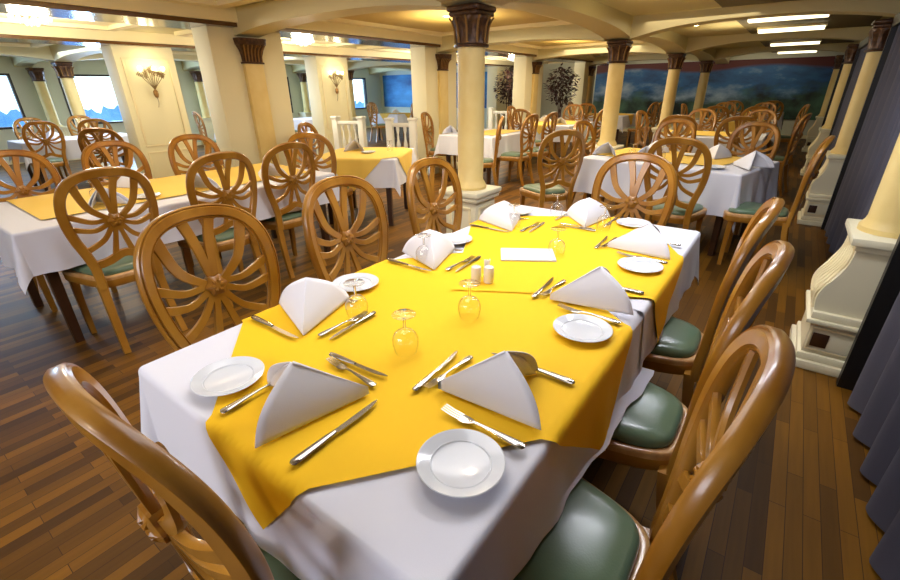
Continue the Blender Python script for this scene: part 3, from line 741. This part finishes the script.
# ------------------------------------------------------------------ tableware
def tent_napkin(name, loc, rz, label, group, sc=1.0, v=0, spread=.12):
    """standing folded napkin: two sloping wings meeting on a ridge, mouth open to the diner (-y)"""
    rnd = random.Random(v*7+1)
    S = Vector((0, .155, .002)); P = Vector((.0, -.005, .122)); F1 = Vector((-spread, -.085, .002)); F2 = Vector((spread, -.085, .002))
    mb = MB(); n = 12
    for F, sg in ((F1, -1), (F2, 1)):
        for layer in (0, 1):
            rows = []
            for i in range(n+1):
                a = i/n                       # along base S->F
                row = []
                for j in range(n+1):
                    b = j/n                   # ground -> ridge
                    base = S.lerp(F, a); ridge = (S+Vector((0, 0, .02))).lerp(P, a)
                    p = base.lerp(ridge, b)
                    bulge = (.020-.014*layer)*math.sin(PI*b)*a**1.5
                    p = p+Vector((sg*bulge, -.018*math.sin(PI*b)*a*a*(1-.6*layer), .006*math.sin(PI*b)*a))
                    if layer: p = p+Vector((-sg*.012*a*(1-b)-sg*.003*a, .006*a, 0))
                    row.append(p*sc)
                rows.append(row)
            mb.quad_grid(rows)
    me = mb.mesh(name, M['napkin'], 50)
    o = put(name, me, None, loc, rz)
    sd = o.modifiers.new('thick', 'SOLIDIFY'); sd.thickness = .003; sd.offset = 0
    return tag(o, label, 'napkin', group)
def plate_thing(loc, label, group, src=[]):
    if src: return dup(src[0], loc, 0, label, group)
    t = thing('bread_plate', label, 'plate', loc, 0, group)
    b = MB(); b.lathe([(0, .003), (.050, .003), (.053, .001), (.056, .001), (.084, .0125), (.086, .0145), (.084, .0155), (.060, .0075), (.056, .0055), (0, .0055)], 48, caps=False)
    b.build('dish', M['china'], t); r = MB()
    r.lathe([(.0565, .0058), (.0585, .0085), (.0605, .0078)], 48, caps=False); r.build('well_ring', M['china'], t)
    src.append(t); return t
def flat_sweep(path, ws, hs, n=8):
    """path of (y,z), elliptical section with half widths ws and half heights hs, along +y"""
    mb = MB(); rows = []
    for (y, z), w, h in zip(path, ws, hs):
        rows.append([(w*math.cos(2*PI*k/n), y, z+h*math.sin(2*PI*k/n)) for k in range(n)])
    mb.quad_grid(rows, closed_u=True); mb.ngon(rows[0][::-1]); mb.ngon(rows[-1]); return mb
CUT = {}
def knife(loc, rz, label, group, sc=1.0):
    k = ('k', sc)
    if k in CUT: return dup(CUT[k], loc, rz, label, group)
    t = thing('table_knife', label, 'knife', loc, rz, group)
    h = flat_sweep([(y*sc, .0055) for y in (0, .004, .02, .06, .095, .11)], [.004*sc, .0085*sc, .010*sc, .0085*sc, .0065*sc, .0055*sc], [.002, .0045, .005, .0045, .004, .0035], 10)
    h.build('handle', M['steel'], t)
    b = MB(); pts = [(-.005, .109), (.007, .112), (.0085, .13), (.0095, .17), (.008, .205), (.002, .232), (-.003, .238), (-.005, .225)]
    b.prism([(x*sc, y*sc) for x, y in pts], .0042, .006); b.build('blade', M['steel'], t, smooth=20)
    CUT[k] = t; return t
def fork(loc, rz, label, group, sc=1.0):
    k = ('f', sc)
    if k in CUT: return dup(CUT[k], loc, rz, label, group)
    t = thing('table_fork', label, 'fork', loc, rz, group)
    h = flat_sweep([(y*sc, z) for y, z in ((0, .005), (.004, .005), (.02, .0055), (.06, .007), (.1, .008), (.125, .007))], [.004*sc, .0095*sc, .0105*sc, .007*sc, .0035*sc, .004*sc], [.0015, .0028, .003, .0028, .0026, .0024], 10)
    h.build('handle', M['steel'], t)
    b = flat_sweep([(y*sc, z) for y, z in ((.122, .0072), (.132, .005), (.145, .0035), (.158, .0038))], [.004*sc, .0095*sc, .012*sc, .012*sc], [.002, .0018, .0015, .0015], 10)
    for q in range(4):
        x = (-.0093+.0062*q)*sc
        b.sweep([(x, .155*sc, .0038), (x, .18*sc, .0055), (x*1.05, .205*sc, .0105)], [(-.0019*sc, -.0012), (.0019*sc, -.0012), (.0019*sc, .0012), (-.0019*sc, .0012)], (0, 0, 1), lambda u: 1-.35*u)
    b.build('head', M['steel'], t); CUT[k] = t; return t
def goblet(loc, label, group, src=[]):
    """wine goblet standing upside down on its rim"""
    if src: return dup(src[0], loc, 0, label, group)
    t = thing('wine_goblet', label, 'glass', loc, 0, group)
    b = MB(); pr = [(.0305, 0), (.034, .014), (.0365, .03), (.036, .044), (.031, .057), (.021, .067), (.009, .072), (.0045, .076)]
    inn = [(r-.0012, z-.0008 if z else 0) for r, z in pr[:-1]]+[(0, .0715)]
    b.lathe(pr[::-1]+inn, 28, caps=False); b.build('bowl', M['glass'], t, smooth=70)
    s = MB(); s.lathe([(.0045, .076), (.0038, .088), (.004, .104), (.006, .110)], 12, caps=False); s.build('stem', M['solid_glass'], t, smooth=70)
    f = MB(); f.lathe([(.006, .110), (.014, .1125), (.031, .115), (.033, .116), (.032, .1175), (0, .1172)], 28, caps=False); f.build('foot', M['glass'], t, smooth=70)
    src.append(t); return t
def place_setting(cx, cy, rz, d, i, tilt=0, spr=.12):
    """diner at local -y; (cx,cy) on the table edge"""
    ca, sa = math.cos(rz), math.sin(rz)
    def P(x, y, z=TOP): return (cx+x*ca-y*sa, cy+x*sa+y*ca, z)
    tent_napkin('folded_napkin', P(.0, .135), rz+tilt, 'white tent-folded napkin at the '+d, 'tent-folded napkins on the yellow table', 1, i, spr)
    plate_thing(P(-.235, .093), 'small white bread plate at the '+d, 'bread plates on the yellow table')
    knife(P(.135, .012), rz, 'steel dinner knife right of the napkin at the '+d, 'dinner knives on the yellow table')
    fork(P(-.125, .012), rz, 'steel dinner fork beside the bread plate at the '+d, 'dinner forks on the yellow table')
    fork(P(.09, .285), rz+PI/2-.06, 'dessert fork lying crosswise behind the napkin at the '+d, 'dessert forks on the yellow table', .9)
    knife(P(-.115, .315), rz-PI/2+.07, 'dessert knife lying crosswise behind the napkin at the '+d, 'dessert knives on the yellow table', .86)
SET = [(-.765, .31, 0, 'near end place of the yellow table', -.68, .115),
       (-.27, .75, PI/2, 'nearest right-hand place of the yellow table', .48, .11), (-.27, 1.38, PI/2, 'middle right-hand place of the yellow table', .62, .12), (-.27, 2.0, PI/2, 'farthest right-hand place of the yellow table', .38, .12),
       (-1.27, .76, -PI/2, 'nearest left-hand place of the yellow table', -.8, .12), (-1.27, 1.39, -PI/2, 'middle left-hand place of the yellow table', -.8, .12), (-1.27, 2.02, -PI/2, 'farthest left-hand place of the yellow table', -.78, .12),
       (-.79, 2.46, PI, 'far end place of the yellow table', .3, .12)]
for i, (x, y, r, d, tl, sr) in enumerate(SET): place_setting(x, y, r, d, i, tl, sr)
gg = 'upturned goblets on the yellow table'
for (x, y), l in zip(((-.72, .76), (-.69, 1.03), (-.99, .83), (-1.12, 1.33), (-.70, 1.72), (-1.06, 1.99), (-.66, 2.21), (-.97, 2.33)),
                     ('upturned clear goblet nearest the camera in the middle of the yellow table', 'upturned clear goblet just in front of the salt and pepper shakers', 'upturned clear goblet by the nearest left dessert cutlery', 'upturned clear goblet in front of the middle left napkin', 'upturned clear goblet beside the blank white card', 'upturned clear goblet in front of the farthest left napkin', 'upturned clear goblet next to the farthest right place', 'upturned clear goblet by the far end napkin')):
    goblet((x, y, TOP), l, gg)
# shakers, toothpicks, card
def shaker(loc, label, h):
    t = thing('shaker', label, 'shaker', loc, 0, 'salt and pepper shakers')
    b = MB(); b.lathe([(.017, 0), (.019, .003), (.019, h*.8), (.0185, h*.84)], 24); b.build('body', M['plast'], t)
    c = MB(); c.lathe([(.0185, h*.84), (.0175, h*.93), (.012, h*.985), (0, h)], 24, caps=False); lid = c.build('cap', M['plast'], t)
    d = MB()
    for k in range(5): d.lathe([(.0012, h*.985), (.0012, h*.997)], 6, (.006*math.cos(k*1.257), .006*math.sin(k*1.257), 0))
    d.build('holes', M['black'], lid); return t
shaker((-.825, 1.275, TOP), 'white cylinder shaker, left one of the pair by the goblet', .066)
shaker((-.785, 1.300, TOP), 'white cylinder shaker, right one of the pair by the goblet', .066)
t = thing('toothpick_holder', 'small clear cup of white wrapped toothpicks behind the shakers', 'toothpick holder', (-.822, 1.345, TOP))
b = MB(); b.lathe([(.016, 0), (.019, .04), (.0175, .04), (.015, .004), (0, .004)], 20, caps=False); b.build('cup', M['glass'], t)
b = MB()
for k in range(12):
    a = k*2.4; r = .003+.009*(k/12); b.tube([(r*.7*math.cos(a), r*.7*math.sin(a), .005), (r*1.3*math.cos(a), r*1.3*math.sin(a), .062+.008*random.random())], .0022, 5)
b.build('toothpicks', M['paper'], t)
b = MB(); b.box(-.115, .115, -.075, .075, 0, .0035, .001); b.box(-.113, .115, -.074, .074, .004, .0065, .001)
o = b.build('blank_card', M['paper'], None, (-.80, 1.645, TOP), math.radians(31)); tag(o, 'blank white folded card lying in the middle of the yellow table', 'card')

# settings on other tables (napkins, plates, glasses)
def bg_napkin(x, y, rz, label, g, sc=1.0, v=0):
    tent_napkin('folded_napkin', (x, y, TZ+.0135), rz, label, g, sc, v)
g = 'folded napkins on the other tables'
NP = [(-.21, 4.74, PI*.3, 'large white napkin at near right corner of the right table'), (-1.55, 4.95, 0, 'white napkin at near left corner of the right table'), (-1.12, 4.80, .3, 'white napkin at the near edge middle of the right table'), (-1.15, 5.35, PI, 'white napkin on far edge of the right table'), (-.55, 5.28, PI, 'white napkin by the far right corner of the right table'),
      (-4.2, 3.78, .6, 'white napkin on the small square table'), (-4.5, 6.13, .5, 'white napkin on the table behind the nearest column'),
      (-3.5, .95, PI/2, 'white napkin near the front end of the long left table'), (-4.05, 1.35, -PI/2, 'white napkin on far edge of the long left table'), (-3.5, 1.55, PI/2, 'white napkin in the middle of the long left table'), (-3.5, 2.15, PI/2, 'white napkin at the far end of the long left table'),
      (-.55, 7.75, 0, 'white napkin on right part of the second table along the right wall'), (-1.35, 7.75, 0, 'white napkin on left part of the second table along the right wall'), (-1.1, 11.1, 0, 'white napkin on the third table along the right wall'),
      (-3.75, 8.8, .4, 'white napkin on near edge of the middle bay table by the tree'), (-4.3, 9.3, -.4, 'white napkin on pillar side of the middle bay table by the tree'), (-4.0, 12.2, 0, 'white napkin on the last middle bay table'),
      (-9.9, 2.3, 0, 'white napkin on window bay table at left edge'), (-9.9, 5.7, 0, 'white napkin on the second window bay table'), (-10.0, 10.8, 0, 'white napkin on the blue-lit table')]
for i, (x, y, r, l) in enumerate(NP): bg_napkin(x, y, r, l, g, 1.2 if i == 0 else 1.05, i)
def bgp(x, y, l): plate_thing((x, y, TZ+.0135), l, 'bread plates on the other tables')
for x, y, l in ((-.47, 4.58, 'bread plate at the near edge of the right table'), (-.15, 5.06, 'bread plate at right end of the right table'), (-.8, 5.3, 'bread plate on far side of the right table'), (-3.55, 1.22, 'bread plate on the long left table'), (-3.92, 3.72, 'bread plate on the small square table')): bgp(x, y, l)
def bgg(x, y, l): goblet((x, y, TZ+.0135), l, 'upturned goblets on the other tables')
for x, y, l in ((-1.0, 4.95, 'upturned goblet in the middle of the right table'), (-1.3, 5.0, 'upturned goblet at left of the right table'), (-3.8, 1.0, 'upturned goblet on front part of the long left table'), (-3.75, 1.9, 'upturned goblet on far part of the long left table'), (-3.82, 3.98, 'upturned goblet on the small square table')): bgg(x, y, l)

# ------------------------------------------------------------------ balustrade, trees
def balustrade(x, y, rz, n, label):
    t = thing('balustrade', label, 'balustrade', (x, y, 0), rz, 'white turned balustrades between the pillars')
    w = n*.13
    p = MB(); p.box(-.03, w+.03, -.035, .035, .86, .92, .01); p.build('handrail', M['baluster'], t)
    p = MB(); p.box(-.03, w+.03, -.035, .035, .30, .36, .006); p.box(-.02, w+.02, -.03, .03, 0, .30, .004); p.build('base_rail', M['baluster'], t)
    for k in (0, 1):
        q = MB(); xx = -.08 if k == 0 else w+.08
        q.box(xx-.055, xx+.055, -.055, .055, 0, .96, .006); q.box(xx-.07, xx+.07, -.07, .07, .96, 1.0, .008); q.build('newel_post', M['baluster'], t)
    for k in range(n):
        q = MB(); q.lathe([(.03, .36), (.03, .40), (.016, .42), (.034, .52), (.036, .57), (.018, .66), (.014, .74), (.028, .80), (.03, .86)], 12, (.065+.13*k, 0, 0)); q.build('baluster', M['baluster'], t)
    return t
balustrade(-6.75, 5.75, .25, 3, 'white balustrade beside the second sconce pillar')
balustrade(-5.42, 5.78, .35, 2, 'white balustrade just left of the second pilaster pillar')
balustrade(-6.0, 10.0, .1, 5, 'low white balustrade in front of the left dark red tree')
def tree(x, y, h, label, seed):
    rnd = random.Random(seed)
    t = thing('artificial_tree', label, 'tree', (x, y, 0), 0, 'dark red leafed trees in pots')
    p = MB(); p.lathe([(.15, 0), (.17, .02), (.2, .3), (.215, .33), (.2, .34), (.18, .3), (0, .29)], 24, caps=False); p.build('pot', M['pot'], t)
    tr = MB()
    for k in range(4): tr.tube(spline([(.05*math.cos(k*1.6), .05*math.sin(k*1.6), .28), (.03*math.cos(k*1.6+1), .03*math.sin(k*1.6+1), .7), (.06*math.cos(k*1.6+2), .06*math.sin(k*1.6+2), 1.15), (.2*math.cos(k*1.6), .2*math.sin(k*1.6), h*.85)], 12), .022, 6, lambda u: 1-.6*u)
    tr.build('trunk', M['pot'], t)
    f = MB()
    for k in range(620):
        while True:
            a = Vector((rnd.uniform(-1, 1), rnd.uniform(-1, 1), rnd.uniform(-1, 1)))
            if .25 < a.length < 1: break
        c = Vector((a.x*.42, a.y*.42, h-.52+a.z*.5)); d = Vector((a.x+rnd.uniform(-.6, .6), a.y+rnd.uniform(-.6, .6), rnd.uniform(-.7, .3))).normalized()
        s = d.cross(Vector((rnd.uniform(-.4, .4), rnd.uniform(-.4, .4), 1))).normalized(); L = rnd.uniform(.09, .15); w = L*.28
        f.ngon([c, c+d*L*.45+s*w, c+d*L, c+d*L*.45-s*w])
    f.build('foliage', M['leaf'], t, smooth=0); return t
tree(-7.3, 13.0, 2.0, 'left dark red leafed tree standing between the pillars', 1)
tree(-5.42, 12.6, 1.98, 'right dark red leafed tree beside the third pilaster pillar', 2)

# ------------------------------------------------------------------ lamps
def lamp(name, typ, loc, energy, col, size=.2, rot=(0, 0, 0), sy=None, spot=None):
    d = bpy.data.lights.new(name, typ); d.energy = energy; d.color = lin(col)[:3]
    if typ == 'AREA':
        d.size = size
        if sy: d.shape = 'RECTANGLE'; d.size_y = sy
    else: d.shadow_soft_size = size
    if spot: d.spot_size = spot; d.spot_blend = .6
    o = bpy.data.objects.new(name, d); COL.objects.link(o); o.location = loc; o.rotation_euler = rot; return o
WARM, COOL = (255, 238, 208), (196, 222, 255)
dn = 0
DL = [(-1.55, -1.2), (-1.55, 1.9), (-1.56, 5.0), (-1.52, 8.2), (-1.5, 11.6), (-1.5, 14.6), (-2.72, 4.75), (-2.72, 5.65), (-3.7, 1.6), (-3.7, 5.0), (-3.7, 8.6), (-3.7, 12.2)]
dl_label = ['downlight behind the camera', 'downlight above the yellow table', 'brightest downlight in the right bay ceiling', 'second downlight in the right bay ceiling', 'third downlight in the right bay ceiling', 'last downlight before the mural', 'downlight just right of the nearest capital', 'downlight further behind the nearest capital', 'downlight above the long left table', 'downlight in the coffer beyond the small square table', 'downlight in the second coffer of the middle bay', 'downlight in the last coffer of the middle bay']
d0 = None
for (x, y), l in zip(DL, dl_label):
    if d0 is None:
        d0 = thing('downlight', 'round recessed '+l, 'ceiling light', (x, y, ZC), 0, 'round recessed downlights')
        b = MB(); b.lathe([(.045, -.014), (.062, -.016), (.066, -.002), (.066, .0)], 20, caps=False); b.build('trim_ring', M['trim'], d0)
        b = MB(); b.lathe([(0, -.013), (.045, -.013)], 20, caps=False); b.build('lamp_face', M['downlight'], d0)
    else: dup(d0, (x, y, ZC if abs(x+2.72) > .1 else ZC), 0, 'round recessed '+l)
    lamp('downlight_lamp', 'SPOT', (x, y, ZC-.06), 34 if y < 9 else 26, WARM, .05, spot=2.3)
# fluorescent troughs near the curtain wall
f0 = None
for y, l in ((7.4, 'nearest'), (9.0, 'second'), (12.2, 'third'), (15.4, 'farthest')):
    if f0 is None:
        f0 = thing('ceiling_trough_light', 'nearest long white ceiling trough light by the curtain wall', 'ceiling light', (-.37, y, ZC-.03), 0, 'long trough lights by the curtain wall')
        b = MB(); b.box(-.42, .42, -.10, .10, -.035, 0, .004); b.build('housing', M['trim'], f0)
        b = MB(); b.box(-.40, .40, -.085, .085, -.075, -.035, .006); b.build('diffuser', M['tube'], f0)
    else: dup(f0, (-.37, y, ZC-.03), 0, l+' long white ceiling trough light by the curtain wall')
# crystal lamps in the centre bay
k0 = None
for y, l in ((1.75, 'left'), (5.2, 'second'), (8.9, 'third'), (12.3, 'farthest')):
    if k0 is None:
        k0 = thing('crystal_ceiling_lamp', 'crystal ceiling lamp at upper left in the middle aisle', 'ceiling lamp', (-6.78, y, ZC), 0, 'crystal ceiling lamps of the middle aisle')
        b = MB(); b.lathe([(.22, 0), (.22, -.03), (.18, -.05), (0, -.05)], 28, caps=False); b.build('mount', M['gold'], k0)
        b = MB()
        for rr, nn, zz in ((.17, 16, -.03), (.11, 11, -.055), (.05, 6, -.08)):
            for q in range(nn):
                a = 2*PI*q/nn; b.lathe([(.002, 0), (.012, -.02), (.010, -.05), (0, -.07)], 6, (rr*math.cos(a), rr*math.sin(a), zz), caps=False)
        b.build('crystals', M['crystal'], k0)
    else: dup(k0, (-6.78, y, ZC), 0, l+' crystal ceiling lamp along the middle aisle')
    lamp('crystal_lamp_light', 'POINT', (-6.78, y, ZC-.34), 80, (255, 240, 214), .15)
for gy in GY[:3]: lamp('sconce_light', 'POINT', (XQ+.22, gy+.1, 1.86), 3.5, (255, 236, 190), .05)
# daylight through the left windows
for a, b in WIN: lamp('window_daylight', 'AREA', (XL-.3, (a+b)/2, 1.35), 300, COOL, b-a, (0, -PI/2, 0), 1.0).rotation_euler = (0, -PI/2, 0)
# unseen area fills added under the ceiling to brighten the bays
lamp('bay_fill', 'AREA', (-1.1, 1.4, ZC-.08), 24, (250, 246, 246), 1.0, sy=2.0)
for y in (2.1, 3.6): lamp('trough_lamp', 'AREA', (-.37, y, 2.15), 16, (244, 246, 255), .7, sy=.14)
lamp('mural_wash', 'AREA', (-3.5, 15.6, ZC-.06), 26, (255, 236, 206), 6, (math.radians(35), 0, 0), .3)
lamp('bay_fill', 'AREA', (-3.6, 1.2, ZC-.08), 13, (255, 244, 226), 1.6, sy=2.6)
lamp('bay_fill', 'AREA', (-3.6, 5.0, ZC-.08), 42, (255, 240, 212), 1.6, sy=2.6)
lamp('bay_fill', 'AREA', (-3.6, 9.0, ZC-.08), 42, (255, 240, 212), 1.6, sy=2.6)
lamp('bay_fill', 'AREA', (-1.2, 7.0, ZC-.08), 16, (255, 236, 206), 1.2, sy=2.4)
lamp('bay_fill', 'AREA', (-10, 5.0, ZC-.12), 190, (222, 234, 255), 2, sy=6)
lamp('near_fill_light', 'AREA', (-1.4, -2.2, 1.75), 56, (240, 240, 255), 2.0, (PI/2-.35, 0, 0), .9)  # fill lamp added behind the camera; no window there
for x, y, e in ((-1.0, 5.0, 6), (-3.6, 5.0, 16), (-1.0, 8.6, 5), (-3.6, 9, 16), (-3.7, 1.6, 10)): lamp('ceiling_fill', 'AREA', (x, y, 1.93), e, (255, 230, 180), .8, (PI, 0, 0))  # unseen up-facing lamps added mid-bay to brighten the ceiling; no coves built

# world: pale overcast sky outside the windows
w = bpy.data.worlds.new('sky'); SC.world = w; w.use_nodes = True; n = w.node_tree.nodes; lk = w.node_tree.links
bg = n['Background']; tc = n.new('ShaderNodeTexCoord'); sp_ = n.new('ShaderNodeSeparateXYZ'); rp = n.new('ShaderNodeValToRGB')
lk.new(tc.outputs['Generated'], sp_.inputs[0]); lk.new(sp_.outputs['Z'], rp.inputs['Fac']); lk.new(rp.outputs['Color'], bg.inputs['Color'])
rp.color_ramp.elements[0].position = .0; rp.color_ramp.elements[0].color = lin((214, 234, 250)); rp.color_ramp.elements[1].position = .5; rp.color_ramp.elements[1].color = lin((170, 205, 245))
bg.inputs['Strength'].default_value = 4.5

# ------------------------------------------------------------------ camera
cam = bpy.data.cameras.new('camera'); cam.sensor_width = 36; cam.lens = 438.9/900*36; cam.clip_start = .03
co = bpy.data.objects.new('camera', cam); COL.objects.link(co); SC.camera = co
pitch, yaw, roll = [math.radians(a) for a in (24.638, 36.62, -.8347)]
fw = Vector((-math.sin(yaw)*math.cos(pitch), math.cos(yaw)*math.cos(pitch), -math.sin(pitch)))
rt = Vector((math.cos(yaw), math.sin(yaw), 0)); up = rt.cross(fw)
r2 = rt*math.cos(roll)+up*math.sin(roll); u2 = -rt*math.sin(roll)+up*math.cos(roll)
co.matrix_world = Matrix(((r2.x, u2.x, -fw.x, 0), (r2.y, u2.y, -fw.y, 0), (r2.z, u2.z, -fw.z, 1.43), (0, 0, 0, 1)))
SC.view_settings.view_transform = 'Standard'; SC.view_settings.look = 'None'; SC.view_settings.exposure = 0
SC.cycles.use_denoising = True
SC.cycles.max_bounces = 8; SC.cycles.diffuse_bounces = 4; SC.cycles.transparent_max_bounces = 24
SC.cycles.sample_clamp_indirect = 6
SC.cycles.caustics_reflective = False; SC.cycles.caustics_refractive = False
